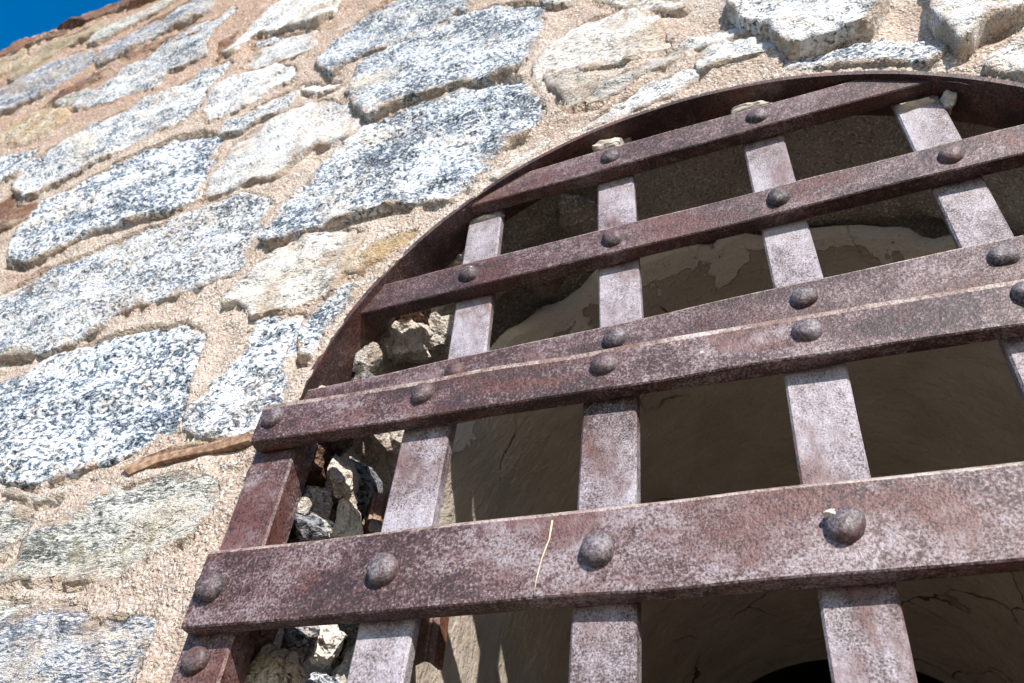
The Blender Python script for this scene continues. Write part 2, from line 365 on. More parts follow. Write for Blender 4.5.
def plaster_material():
    m, nt, bs = node_mat('aged_plaster')
    t = NT(nt)
    v = t.pos(False)
    g = t.n('ShaderNodeNewGeometry')
    sep = t.n('ShaderNodeSeparateXYZ'); t.l(g.outputs['Position'], sep.inputs[0])
    n = t.noise(v, 7.0, 5, 0.55, 0.3)
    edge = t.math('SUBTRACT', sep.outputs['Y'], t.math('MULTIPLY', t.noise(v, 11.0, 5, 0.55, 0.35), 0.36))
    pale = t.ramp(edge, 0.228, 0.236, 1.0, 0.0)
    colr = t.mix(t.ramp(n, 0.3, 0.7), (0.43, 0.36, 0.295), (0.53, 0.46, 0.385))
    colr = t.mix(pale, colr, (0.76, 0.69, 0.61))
    colr = t.mix(t.ramp(t.noise(v, 130, 3, 0.6), 0.6, 0.75, 0, 0.5), colr, (0.15, 0.10, 0.07))
    wv = t.n('ShaderNodeVectorMath', operation='ADD')
    nz = t.n('ShaderNodeTexNoise'); nz.inputs['Scale'].default_value = 6.0; nz.inputs['Detail'].default_value = 4
    t.l(v, nz.inputs['Vector'])
    sc = t.n('ShaderNodeVectorMath', operation='SCALE'); sc.inputs['Scale'].default_value = 0.16
    t.l(nz.outputs['Color'], sc.inputs[0]); t.l(v, wv.inputs[0]); t.l(sc.outputs[0], wv.inputs[1])
    crack = t.math('MULTIPLY', t.ramp(t.vor(wv.outputs[0], 3.2, 'DISTANCE_TO_EDGE'), 0.004, 0.014, 1.0, 0.0), t.ramp(t.noise(v, 2.5, 2), 0.50, 0.58))
    colr = t.mix(crack, colr, (0.09, 0.065, 0.05))
    scr = t.math('MULTIPLY', t.ramp(t.vor(wv.outputs[0], 9.0, 'DISTANCE_TO_EDGE'), 0.004, 0.016, 0.55, 0.0), t.ramp(t.noise(v, 5.5, 2), 0.52, 0.58))
    colr = t.mix(scr, colr, (0.66, 0.58, 0.49))
    t.l(colr, bs.inputs['Base Color'])
    bs.inputs['Roughness'].default_value = 0.9
    bs.inputs['Specular IOR Level'].default_value = 0.2
    trowel = t.noise(t.pos(False, (1.0, 1.5, 1.0), (0, 0.3, 0.4)), 22, 6, 0.62, 0.2)
    b1 = t.bump(trowel, 0.014, 0.9)
    b2 = t.bump(t.noise(v, 120, 4, 0.6), 0.004, 0.7, b1)
    b3 = t.bump(pale, 0.004, 1.0, b2)
    t.l(b3, bs.inputs['Normal'])
    return m
MAT['plaster'] = plaster_material()

def plain(name, a, b, scale, rough=0.9, bump=0.004):
    m, nt, bs = node_mat(name)
    t = NT(nt); v = t.pos(True)
    n = t.noise(v, scale, 5, 0.62)
    t.l(t.mix(t.ramp(n, 0.32, 0.68), a, b), bs.inputs['Base Color'])
    bs.inputs['Roughness'].default_value = rough
    t.l(t.bump(n, bump, 0.8), bs.inputs['Normal'])
    return m
MAT['ground'] = plain('sandy_ground', (0.16, 0.135, 0.105), (0.21, 0.18, 0.145), 7, 0.95, 0.02)
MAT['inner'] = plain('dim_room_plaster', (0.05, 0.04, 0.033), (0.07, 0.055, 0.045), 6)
MAT['white_mortar'] = plain('lime_mortar', (0.42, 0.35, 0.28), (0.62, 0.55, 0.47), 70, 0.95, 0.004)
MAT['lime_mortar'] = mortar_material('pale_lime_mortar', (0.58, 0.50, 0.42), (0.70, 0.64, 0.57), (0.26, 0.21, 0.17))
MAT['straw'] = plain('dry_straw', (0.50, 0.40, 0.27), (0.62, 0.52, 0.38), 90, 0.7, 0.001)
MAT['wood'] = plain('weathered_rusty_strap', (0.17, 0.085, 0.05), (0.38, 0.25, 0.16), 90, 0.85, 0.004)
MAT['rubble_dark'] = granite('rubble_slate', (0.30, 0.30, 0.32), (0.12, 0.125, 0.14), (0.02, 0.02, 0.022), 0.5, stain=(0.26, 0.17, 0.11), stain_amt=0.6)

# ------------------------------------------------------------------ the setting
def ground():
    v = [(-300, -300, 0), (300, -300, 0), (300, 300, 0), (-300, 300, 0)]
    return tag(mesh_obj('ground', v, [(0, 1, 2, 3)], MAT['ground']), kind='structure',
               label='pale sandy ground in front of the wall')
ground()

# arch of the doorway: circle centre (AX, AZ), springing at AZ, jambs straight below
AX, AZ, AR = 0.613, -0.015, 0.629
WALL_Y = 0.050                                     # mean face of the mortar
WALL_TOP = 2.40

def hole_dist(x, z, r=AR):
    """signed distance to the opening's edge, negative inside the opening, and the nearest edge point"""
    x = np.asarray(x, float); z = np.asarray(z, float)
    up = z > AZ
    rr = np.hypot(x - AX, z - AZ) + 1e-9
    d_up = rr - r
    d_lo = np.abs(x - AX) - r
    d = np.where(up, d_up, d_lo)
    ex = np.where(up, AX + (x - AX) / rr * r, AX + np.sign(x - AX + 1e-9) * r)
    ez = np.where(up, AZ + (z - AZ) / rr * r, z)
    return d, ex, ez

wall = tag(empty('stone_wall', (0.6, 0.3, 0)), 'sunlit rubble wall of speckled granite stones in tan mortar', 'wall')
WI = Matrix.Translation((-0.6, -0.3, 0))
WOFF = np.array((-0.6, -0.3, 0.0))

def wall_mesh(name, P, faces, mat, smooth=True, edge=None):
    """P in gate coordinates (z from the gate's top rail); its origin is set at its own centre"""
    P = np.asarray(P, float) + np.array((0, 0, Z0))
    c = (P.min(0) + P.max(0)) / 2
    return mesh_obj(name, P - c, faces, mat, wall, smooth, loc=tuple(c + WOFF), edge=edge)

def sheet(x0, x1, z0, z1, res, yfun, keep=None, opening=False):
    nx = int(round((x1 - x0) / res)); nz = int(round((z1 - z0) / res))
    X, Z = np.meshgrid(np.linspace(x0, x1, nx + 1), np.linspace(z0, z1, nz + 1), indexing='ij')
    x = X.ravel(); z = Z.ravel()
    idx = np.arange(len(x)).reshape(nx + 1, nz + 1)
    q = np.stack([idx[:-1, :-1], idx[1:, :-1], idx[1:, 1:], idx[:-1, 1:]], -1).reshape(-1, 4)
    if opening:
        wob = fbm(np.stack([x, x * 0, z], 1), 9, 3, 5) * 0.006
        d, ex, ez = hole_dist(x, z)
        d = d - wob
        keepc = (d[q] > 0).any(1)
        q = q[keepc]
        ins = d < 0
        x = np.where(ins, ex, x); z = np.where(ins, ez, z)
    else:
        ins = np.zeros(len(x), bool)
    y = yfun(x, z)
    y = np.where(ins, y + 0.006, y)
    used = np.unique(q)
    remap = -np.ones(len(x), int); remap[used] = np.arange(len(used))
    return np.stack([x, y, z], 1)[used], remap[q]

def mortar_y(x, z):
    p = np.stack([x, x * 0, z], 1)
    return WALL_Y + 0.001 + fbm(p, 3.0, 2, 3) * 0.008 + fbm(p, 19, 4, 9, 0.65) * 0.009

# core of the wall behind the mortar, with the doorway left open
def core():
    r = AR + 0.06
    n = 40
    prof = [(-6, -Z0), (-6, WALL_TOP - 0.02), (7, WALL_TOP - 0.02), (7, -Z0), (AX + r, -Z0)]
    prof += [(AX + r * math.cos(a), AZ + r * math.sin(a)) for a in np.linspace(0, math.pi, n)]
    prof += [(AX - r, -Z0)]
    k = len(prof)
    v = [(x, 0.085, z) for x, z in prof] + [(x, 0.62, z) for x, z in prof]
    f = [tuple(range(k))[::-1], tuple(range(k, 2 * k))] + [(i, (i + 1) % k, k + (i + 1) % k, k + i) for i in range(k)]
    wall_mesh('wall_core', v, f, MAT['mortar'], False)
core()

# ------------------------------------------------------------------ stones of the wall
OUTLINES = []
def stone_mesh(outline, height_mm, res, seed, kind):
    o = np.array(outline, float)
    # subdivide, round the corners a little, roughen
    pts = []
    for i in range(len(o)):
        a, b = o[i], o[(i + 1) % len(o)]
        n = max(1, int(np.linalg.norm(b - a) / 0.022))
        for k in range(n): pts.append(a + (b - a) * k / n)
    o = np.array(pts)
    o = 0.84 * o + 0.08 * (np.roll(o, 1, 0) + np.roll(o, -1, 0))
    p3 = np.stack([o[:, 0], o[:, 0] * 0 + seed, o[:, 1]], 1)
    size = np.sqrt(max(1e-6, np.prod(o.max(0) - o.min(0))))
    amp = min(0.016, size * 0.075)
    o = o + np.stack([fbm(p3, 20, 5, 1, 0.72), fbm(p3, 20, 5, 2, 0.72)], 1) * amp
    ctr = o.mean(0)
    o = ctr + (o - ctr) * (1 + 0.022 / max(size, 0.06))
    hd, hx, hz = hole_dist(o[:, 0], o[:, 1], AR + 0.016)            # stones stop short of the iron rim
    o = np.where((hd < 0)[:, None], np.stack([hx, hz], 1), o)
    lo, hi = o.min(0) - res, o.max(0) + res
    nx = max(3, int((hi[0] - lo[0]) / res)); nz = max(3, int((hi[1] - lo[1]) / res))
    X, Z = np.meshgrid(np.linspace(lo[0], hi[0], nx + 1), np.linspace(lo[1], hi[1], nz + 1), indexing='ij')
    g = np.stack([X.ravel(), Z.ravel()], 1)
    A = o; B = np.roll(o, -1, 0)
    inside = np.zeros(len(g), bool)
    best = np.full(len(g), 1e9); near = np.zeros_like(g)
    for a, b in zip(A, B):
        ab = b - a
        t = np.clip(((g - a) @ ab) / (ab @ ab + 1e-12), 0, 1)
        c = a + t[:, None] * ab
        d = np.hypot(*(g - c).T)
        m = d < best
        best[m] = d[m]; near[m] = c[m]
        cond = (a[1] > g[:, 1]) != (b[1] > g[:, 1])
        xi = a[0] + (g[:, 1] - a[1]) * ab[0] / (ab[1] if abs(ab[1]) > 1e-12 else 1e-12)
        inside ^= cond & (g[:, 0] < xi)
    idx = np.arange(len(g)).reshape(nx + 1, nz + 1)
    q = np.stack([idx[:-1, :-1], idx[1:, :-1], idx[1:, 1:], idx[:-1, 1:]], -1).reshape(-1, 4)
    q = q[inside[q].any(1)]
    base = WALL_Y + 0.014
    face = WALL_Y - ((height_mm - 30) * 0.0005 if height_mm < 62 else (height_mm - 25) * 0.001)
    OUTLINES.append((o, face))
    bev = min(0.004 + 0.005 * rng.random(), size * 0.09)
    e = np.clip(best / bev, 0, 1)
    prof = np.sqrt(np.clip(1 - (1 - e) ** 2, 0, 1))
    p3 = np.stack([g[:, 0], g[:, 0] * 0 + seed * 1.7, g[:, 1]], 1)
    r = random.Random(seed)
    tx, tz = r.uniform(-.03, .03), r.uniform(-.055, -.005)
    cen = o.mean(0)
    rel = fbm(p3, 5.0, 3, seed) * 0.010
    st = fbm(p3 @ np.diag([1, 1, 2.2]), 7.0, 3, seed + 5) * 3.2          # cleaved ledges
    fl = np.floor(st); fr = st - fl
    ledge = (fl + np.clip((fr - 0.5) / 0.12 + 0.5, 0, 1)) * 0.0050
    fine = fbm(p3, 42, 3, seed + 9, 0.6) * 0.0065
    y = base - (base - face) * prof - (rel + ledge + fine) * np.clip(best / (bev * 0.8), 0.1, 1) \
        - ((g[:, 0] - cen[0]) * tx + (g[:, 1] - cen[1]) * tz) * prof
    y = np.minimum(y, base)
    out = ~inside
    x = np.where(out, near[:, 0], g[:, 0]); z = np.where(out, near[:, 1], g[:, 1])
    y = np.where(out, base + 0.004, y)
    used = np.unique(q)
    remap = -np.ones(len(g), int); remap[used] = np.arange(len(used))
    stone_mesh.edge = np.where(inside, best, 0.0)[used]
    return np.stack([x, y, z], 1)[used], remap[q]

for k, (kind, h, flat) in enumerate(STONES):
    o = [(flat[i] / 1000.0, flat[i + 1] / 1000.0) for i in range(0, len(flat), 2)]
    zc = sum(p[1] for p in o) / len(o)
    res = 0.0062 if zc < 0.75 else (0.0085 if zc < 1.5 else 0.012)
    P, F = stone_mesh(o, h, res, 11 + k, kind)
    wall_mesh('stone', P, F, MAT[kind], edge=stone_mesh.edge)

# the wall goes on beyond the picture: irregular stones in rough courses
TRACED = [(-2.18, 2.5), (-1.95, 1.75), (-1.32, 1.05), (-0.78, 0.2), (-0.40, -0.42), (1.3, -0.42), (1.36, 0.55), (1.16, 0.83),
          (0.72, 1.06), (-0.02, 1.58), (-1.0, 2.5)]
def in_poly(x, z, poly):
    c = False
    for i in range(len(poly)):
        (xa, za), (xb, zb) = poly[i], poly[(i + 1) % len(poly)]
        if (za > z) != (zb > z) and x < xa + (z - za) * (xb - xa) / (zb - za): c = not c
    return c
fr = random.Random(21)
kinds = ['dark', 'grain', 'white', 'cream', 'grain', 'dark', 'blue', 'green', 'tan']
zrow = -Z0 + 0.12
s = 400
while zrow < WALL_TOP - 0.1:
    hrow = fr.uniform(0.17, 0.30)
    x = -2.7 + fr.random() * 0.2
    while x < 2.9:
        w = fr.uniform(0.22, 0.52)
        cx, cz = x + w / 2, zrow + hrow / 2 + fr.uniform(-.02, .02)
        x += w + fr.uniform(0.025, 0.05)
        rx, rz = w / 2, hrow / 2 - 0.012
        corners = [(cx + a * rx, cz + b * rz) for a in (-1, 0, 1) for b in (-1, 0, 1)]
        if any(in_poly(a, b, TRACED) for a, b in corners): continue
        d, _, _ = hole_dist([c[0] for c in corners], [c[1] for c in corners])
        if d.min() < 0.03 or cz + rz > WALL_TOP: continue
        n = 9
        ph = fr.random()
        outl = []
        for i in range(n):
            a = 2 * math.pi * (i + ph) / n
            ca, sa = math.cos(a), math.sin(a)
            pw = 0.62
            outl.append((cx + math.copysign(abs(ca) ** pw, ca) * rx * fr.uniform(.88, 1.02),
                         cz + math.copysign(abs(sa) ** pw, sa) * rz * fr.uniform(.85, 1.02)))
        s += 1
        P, F = stone_mesh(outl, fr.uniform(38, 58), 0.022, s, 'x')
        wall_mesh('stone', P, F, MAT[fr.choice(kinds)], edge=stone_mesh.edge)
    zrow += hrow + 0.02

# smaller stones packed into what is left bare
fr = random.Random(33)
ALLP = [o for o, _ in OUTLINES]
made = 0
for trial in range(2600):
    if made >= 95: break
    cx, cz = fr.uniform(-2.5, 2.7), fr.uniform(-Z0 + .1, WALL_TOP - .12)
    rx = fr.uniform(.05, .19); rz = rx * fr.uniform(.5, .8)
    ring = [(cx + rx * math.cos(a), cz + rz * math.sin(a)) for a in np.linspace(0, 6.283, 13)[:-1]]
    if any(in_poly(a, b, TRACED) for a, b in ring): continue
    d, _, _ = hole_dist([c[0] for c in ring], [c[1] for c in ring])
    if d.min() < 0.03: continue
    ok = True
    for o in ALLP:
        q = (o - (cx, cz)) / (rx + 0.022, rz + 0.022)
        if (np.hypot(q[:, 0], q[:, 1]) < 1).any() or in_poly(cx, cz, [tuple(p) for p in o]): ok = False; break
    if not ok: continue
    outl = [(cx + (a - cx) * fr.uniform(.85, 1.0), cz + (b - cz) * fr.uniform(.85, 1.0)) for a, b in ring]
    P, F = stone_mesh(outl, fr.uniform(38, 54), 0.02, 700 + made, 'x')
    wall_mesh('stone', P, F, MAT[fr.choice(kinds)], edge=stone_mesh.edge)
    ALLP.append(OUTLINES[-1][0]); made += 1

# mortar bed: fine where the wall is seen near, one sheet
def dig(P):
    # joints raked out and crumbled under and beside the stones
    P = P.copy()
    depth = np.zeros(len(P)); wsum = np.zeros(len(P)); tsum = np.zeros(len(P)); under = np.zeros(len(P), bool)
    for o, face in OUTLINES:
        lo, hi = o.min(0) - 0.045, o.max(0) + 0.045
        m = np.nonzero((P[:, 0] > lo[0]) & (P[:, 0] < hi[0]) & (P[:, 2] > lo[1]) & (P[:, 2] < hi[1]))[0]
        if not len(m): continue
        g = P[m][:, [0, 2]]
        best = np.full(len(g), 1e9); near = g.copy(); ins = np.zeros(len(g), bool)
        for a, b in zip(o, np.roll(o, -1, 0)):
            ab = b - a
            t = np.clip(((g - a) @ ab) / (ab @ ab + 1e-12), 0, 1)
            c = a + t[:, None] * ab
            d = np.hypot(*(g - c).T)
            k_ = d < best
            best[k_] = d[k_]; near[k_] = c[k_]
            cond = (a[1] > g[:, 1]) != (b[1] > g[:, 1])
            ins ^= cond & (g[:, 0] < a[0] + (g[:, 1] - a[1]) * ab[0] / (ab[1] if abs(ab[1]) > 1e-12 else 1e-12))
        below = np.clip((near[:, 1] - g[:, 1] + 0.35 * (near[:, 0] - g[:, 0])) / (best + 1e-6), 0, 1)
        below = np.where(ins, 0, below)
        fall = np.clip(1 - best / 0.016, 0, 1)
        depth[m] = np.maximum(depth[m], fall * below)
        w = np.clip(1 - best / 0.045, 0, 1) ** 1.5
        w = np.where(ins, 1.0 * (best < 0.012), w)
        tgt = max(face, WALL_Y - 0.014) + 0.0035
        wsum[m] += w; tsum[m] += w * tgt
        under[m] |= ins & (best > 0.011)
    crumb = np.clip(fbm(P, 9, 3, 41) * 2.2 + 0.55, 0.0, 1.2)
    near_y = tsum / np.maximum(wsum, 1e-6)
    k = np.clip(wsum, 0, 1)
    rough = P[:, 1] - WALL_Y
    P[:, 1] = P[:, 1] * (1 - k) + (near_y + rough * 0.75) * k
    P[:, 1] += depth * crumb * 0.017
    P[under, 1] = WALL_Y + 0.03
    return P
P1, F1 = sheet(-2.6, 1.9, -0.75, WALL_TOP, 0.0095, mortar_y, opening=True)
P1 = dig(P1)
wall_mesh('mortar_bed', P1, F1, MAT['mortar'])
P2, F2 = sheet(-2.6, 1.9, -Z0, -0.75, 0.03, mortar_y, opening=True)
wall_mesh('mortar_bed', P2, F2, MAT['mortar'])
for xa, xb in ((-6.0, -2.6), (1.9, 7.0)):
    P3, F3 = sheet(xa, xb, -Z0, WALL_TOP, 0.06, mortar_y)
    wall_mesh('mortar_bed', P3, F3, MAT['mortar'])

# coping rubble along the ragged top
cr = random.Random(5)
def rock(name, centre, size, mat, seed, parent_mesh=wall_mesh, planes=13, sub=16, rough=0.16):
    r = random.Random(seed)
    th = np.linspace(0, math.pi, sub // 2 + 1); ph = np.linspace(0, 2 * math.pi, sub + 1)[:-1]
    V = [(0, 0, 1.0)]
    for t in th[1:-1]:
        for p_ in ph: V.append((math.sin(t) * math.cos(p_), math.sin(t) * math.sin(p_), math.cos(t)))
    V.append((0, 0, -1.0))
    V = np.array(V)
    F = []
    nr = len(th) - 2
    for j in range(sub): F.append((0, 1 + j, 1 + (j + 1) % sub))
    for i in range(nr - 1):
        for j in range(sub):
            a = 1 + i * sub + j; b = 1 + i * sub + (j + 1) % sub
            F.append((a, a + sub, b + sub, b))
    last = len(V) - 1
    for j in range(sub): F.append((last, 1 + (nr - 1) * sub + (j + 1) % sub, 1 + (nr - 1) * sub + j))
    N = []
    for i in range(planes):
        v = Vector((r.gauss(0, 1), r.gauss(0, 1), r.gauss(0, 1))).normalized()
        N.append((np.array(v), r.uniform(0.55, 0.95)))
    R = np.full(len(V), 1.15)
    for n_, d in N:
        dot = V @ n_
        R = np.where(dot > 0.05, np.minimum(R, d / np.maximum(dot, 0.05)), R)
    P = V * R[:, None]
    P = P + V * (fbm(P + seed, 2.4, 5, seed, 0.62) * rough)[:, None]
    rot = np.array(Euler((r.uniform(0, 6), r.uniform(0, 6), r.uniform(0, 6))).to_matrix())
    P = (P @ rot.T) * np.array(size) + np.array(centre)
    o = parent_mesh(name, P, F, mat, False)
    return o
xx = -2.9
while xx < 3.4:
    w = cr.uniform(0.07, 0.17)
    rock('coping_stone', (xx + w, 0.085 + cr.uniform(-.01, .03), WALL_TOP + cr.uniform(-.02, .012)), (w, 0.07, cr.uniform(.03, .055)),
         MAT[cr.choice(['brown', 'brown', 'tan', 'green'])], 900 + int(xx * 100))
    xx += w * 1.7

# rusty strap end caught in the mortar beside the gate
o = [(SPLINTER[i] / 1000.0, SPLINTER[i + 1] / 1000.0) for i in range(0, len(SPLINTER), 2)]
k = len(o)
V = [(x, 0.040 + 0.003 * math.sin(i * 2.1), z) for i, (x, z) in enumerate(o)] + [(x, 0.07, z) for x, z in o]
F = [tuple(range(k))[::-1]] + [(i, (i + 1) % k, k + (i + 1) % k, k + i) for i in range(k)]
tag(wall_mesh('iron_strap', V, F, MAT['wood'], False), 'thin rusty brown strap bedded in the mortar')

# ------------------------------------------------------------------ rough reveal of the doorway (masonry between grille and plaster)
def reveal_param(u):
    """u along the opening from left foot over the arch to the right foot (metres) -> point and outward normal"""
    L = Z0 + AZ
    if u < L: return AX - AR, -Z0 + u, -1.0, 0.0
    if u < L + math.pi * AR:
        a = math.pi - (u - L) / AR
        return AX + AR * math.cos(a), AZ + AR * math.sin(a), math.cos(a), math.sin(a)
    return AX + AR, AZ - (u - L - math.pi * AR), 1.0, 0.0
ULEN = 2 * (Z0 + AZ) + math.pi * AR
def reveal():
    us = np.linspace(0, ULEN, 460); ys = np.linspace(0.118, 0.44, 36)
    V = []
    for u in us:
        x, z, nx, nz = reveal_param(u)
        for y in ys: V.append((x, y, z, nx, nz))
    V = np.array(V)
    p3 = V[:, :3]
    n = fbm(p3, 9, 4, 31, 0.6)
    deep = np.clip(fbm(p3, 6, 2, 57) - 0.18, 0, 1)
    off = 0.012 + 0.022 * n + deep * 0.10
    off = np.maximum(off, -0.006)
    P = np.stack([V[:, 0] + V[:, 3] * off, V[:, 1], V[:, 2] + V[:, 4] * off], 1)
    m = len(ys)
    F = [(i * m + j, i * m + j + 1, (i + 1) * m + j + 1, (i + 1) * m + j) for i in range(len(us) - 1) for j in range(m - 1)]
    wall_mesh('rough_reveal', P, F, MAT['grey_mortar'])
reveal()

# broken rubble and mortar in the left jamb and haunch
JAMB = [  # (x, y, z, size xyz, material)
    (0.030, 0.105, -0.080, (.034, .030, .036), 'rubble_dark'),
    (0.036, 0.105, -0.125, (.030, .028, .026), 'rubble_dark'),
    (0.034, 0.078, -0.103, (.013, .012, .016), 'cream'),
    (0.046, 0.135, -0.025, (.024, .032, .044), 'lime_mortar'),
    (0.052, 0.160, -0.085, (.022, .030, .048), 'lime_mortar'),
    (0.000, 0.110, 0.010, (.040, .040, .036), 'brown'),
    (0.010, 0.200, 0.010, (.040, .060, .060), 'rubble_dark'),
    (0.010, 0.270, -0.100, (.040, .060, .090), 'rubble_dark'),
    (-0.005, 0.110, -0.180, (.040, .040, .050), 'rubble_dark'),
    (0.030, 0.180, -0.170, (.036, .044, .036), 'rubble_dark'),
    (0.032, 0.105, -0.335, (.040, .036, .050), 'tan'),
    (0.040, 0.135, -0.265, (.034, .034, .030), 'rubble_dark'),
    (0.044, 0.185, -0.250, (.026, .030, .036), 'lime_mortar'),
    (0.040, 0.200, -0.310, (.030, .036, .034), 'dark'),
    (-0.005, 0.095, -0.270, (.034, .030, .044), 'brown'),
    (0.010, 0.130, -0.420, (.050, .050, .060), 'grain'),
    (0.020, 0.260, -0.390, (.050, .060, .070), 'rubble_dark'),
    (0.010, 0.330, -0.300, (.040, .060, .120), 'grey_mortar'),
    (0.000, 0.360, -0.100, (.035, .060, .110), 'grey_mortar'),
    (0.050, 0.108, 0.200, (.026, .022, .032), 'cream'),
    (0.075, 0.165, 0.285, (.046, .046, .044), 'lime_mortar'),
    (0.110, 0.215, 0.330, (.050, .060, .044), 'grey_mortar'),
    (0.050, 0.130, 0.140, (.036, .034, .040), 'rubble_dark'),
    (0.066, 0.185, 0.180, (.038, .040, .040), 'dark'),
    (0.050, 0.250, 0.130, (.050, .060, .060), 'grey_mortar'),
    (0.020, 0.120, 0.070, (.036, .034, .036), 'rubble_dark'),
    (0.100, 0.145, 0.330, (.036, .034, .030), 'brown'),
    (0.190, 0.180, 0.440, (.050, .050, .040), 'grey_mortar'),
    (0.290, 0.260, 0.500, (.060, .060, .040), 'rubble_dark'),
    (0.380, 0.190, 0.555, (.050, .050, .030), 'grey_mortar'),
    (0.020, 0.150, -0.55, (.050, .060, .070), 'grain'),
    (0.020, 0.260, -0.62, (.050, .070, .080), 'dark'),
]
for k, (x, y, z, sz, mt) in enumerate(JAMB):
    rock('jamb_stone', (x, y, z), sz, MAT[mt], 300 + k, planes=15, sub=30, rough=0.5 if 'mortar' in mt else 0.22)
rr = random.Random(3)
for k in range(16):                                # right jamb, lower down on both sides
    zz = rr.uniform(-2.2, -0.7) if k < 8 else rr.uniform(-2.2, 0.2)
    xx = 0.0 if k < 8 else 2 * AX
    rock('jamb_stone', (xx + rr.uniform(-.01, .03) * (1 if k < 8 else -1), rr.uniform(.14, .36), zz),
         (.05, .06, rr.uniform(.05, .09)), MAT[rr.choice(['grain', 'dark', 'rubble_dark', 'tan'])], 500 + k)

# ------------------------------------------------------------------ plastered passage behind
passage = tag(empty('vaulted_passage', (AX, 1.3, 0)), 'dim brown plastered barrel vault behind the iron gate', 'passage')
POFF = np.array((-AX, -1.3, 0))
def passage_mesh(name, P, F, mat, smooth=True):
    P = np.asarray(P, float) + np.array((0, 0, Z0))
    return mesh_obj(name, P, F, mat, passage, smooth, loc=tuple(POFF))
def vault():
    r = 0.600
    L = Z0 + AZ
    us = np.linspace(0, 2 * L + math.pi * r, 320); ts = np.linspace(0, 1, 90)
    V = []
    for u in us:
        if u < L: x, z, nx, nz = AX - r, -Z0 + u, -1., 0.
        elif u < L + math.pi * r:
            a = math.pi - (u - L) / r
            x, z, nx, nz = AX + r * math.cos(a), AZ + r * math.sin(a), math.cos(a), math.sin(a)
        else: x, z, nx, nz = AX + r, AZ - (u - L - math.pi * r), 1., 0.
        e = 0.345 + 0.045 * float(noise(np.array([[u, 0, 0]]), 5, 3)[0]) + 0.018 * float(noise(np.array([[u, 0, 0]]), 23, 4)[0])
        for t in ts: V.append((x, e + (2.1 - e) * t ** 1.4, z, nx, nz, t))
    V = np.array(V)
    off = fbm(V[:, :3] * np.array((1, .6, 1)), 3.0, 3, 77) * 0.012 + fbm(V[:, :3], 14, 3, 78) * 0.004
    off = off + np.where(V[:, 5] == 0, 0.022, 0)       # broken edge has the thickness of the coat
    P = np.stack([V[:, 0] + V[:, 3] * off, V[:, 1], V[:, 2] + V[:, 4] * off], 1)
    m = len(ts)
    F = [(i * m + j, i * m + j + 1, (i + 1) * m + j + 1, (i + 1) * m + j) for i in range(len(us) - 1) for j in range(m - 1)]
    passage_mesh('plaster_vault', P, F, MAT['plaster'])
vault()
def room():
    # dark room at the passage's end: closed walls and roof, open to the passage by the arch
    r = 0.600
    V = []; F = []
    x0, x1, y0, y1, zt = -1.6, 2.85, 0.62, 5.2, 1.35
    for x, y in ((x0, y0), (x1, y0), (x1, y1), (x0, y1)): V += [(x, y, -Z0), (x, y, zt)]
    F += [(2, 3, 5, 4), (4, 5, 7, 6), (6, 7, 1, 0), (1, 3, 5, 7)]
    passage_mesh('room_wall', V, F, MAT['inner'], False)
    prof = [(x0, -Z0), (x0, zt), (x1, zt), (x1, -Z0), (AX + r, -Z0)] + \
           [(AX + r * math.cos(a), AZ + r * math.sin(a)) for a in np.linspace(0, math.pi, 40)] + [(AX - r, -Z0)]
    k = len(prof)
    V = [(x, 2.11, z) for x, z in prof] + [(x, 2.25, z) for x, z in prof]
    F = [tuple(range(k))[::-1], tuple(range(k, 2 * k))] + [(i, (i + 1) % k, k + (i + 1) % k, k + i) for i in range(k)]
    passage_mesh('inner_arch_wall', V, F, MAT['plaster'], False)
room()

# ------------------------------------------------------------------ iron bars and rivets
def ring_bar(rings, cap=True):
    k = len(rings[0]); V = [p for r in rings for p in r]
    F = [(i * k + j, i * k + (j + 1) % k, (i + 1) * k + (j + 1) % k, (i + 1) * k + j) for i in range(len(rings) - 1) for j in range(k)]
    F.append(tuple(range(k))[::-1]); F.append(tuple((len(rings) - 1) * k + j for j in range(k)))
    return V, F

def section(w, t, c, b=None):
    """chamfered rectangle, first coordinate across the face (+-w/2), second depth 0..t"""
    a = w / 2
    b = c if b is None else b
    return [(-a, b), (-a + b, 0), (a - c, 0), (a, c), (a, t - c), (a - c, t), (-a + c, t), (-a, t - c)]

def bar_h(name, x0f, x1f, zc, w, y, t, mat, parent, seed, off=(0, 0, 0), cham=0.0028, worn_or_highlight=0.0012):
    """horizontal flat bar; x0f/x1f give the end for a height, so that ends can follow the arch"""
    sec = section(w, t, cham, 0.0018)
    sec.insert(2, (sec[2][0] - worn_or_highlight, 0.0))
    n = 90
    rings = []
    for i in range(n + 1):
        ring = []
        for (a, d) in sec:
            xa, xb = x0f(zc + a), x1f(zc + a)
            x = xa + (xb - xa) * i / n
            q = np.array([[x, a * 3 + seed, d * 8]])
            ring.append((x + off[0], y + d + float(noise(q, 6, seed)[0]) * 0.0016 + off[1], zc + a + float(noise(q, 9, seed + 3)[0]) * 0.0016 + off[2]))
        rings.append(ring)
    V, F = ring_bar(rings)
    o_ = mesh_obj(name, V, F, mat, parent, False)
    o_.data.materials.append(MAT['worn_or_highlight'])
    for i in range(n): o_.data.polygons[i * 9 + 2].material_index = 1; o_.data.polygons[i * 9 + 3].material_index = 1      # rubbed upper front arris, its lit highlight painted in as paler iron
    return o_

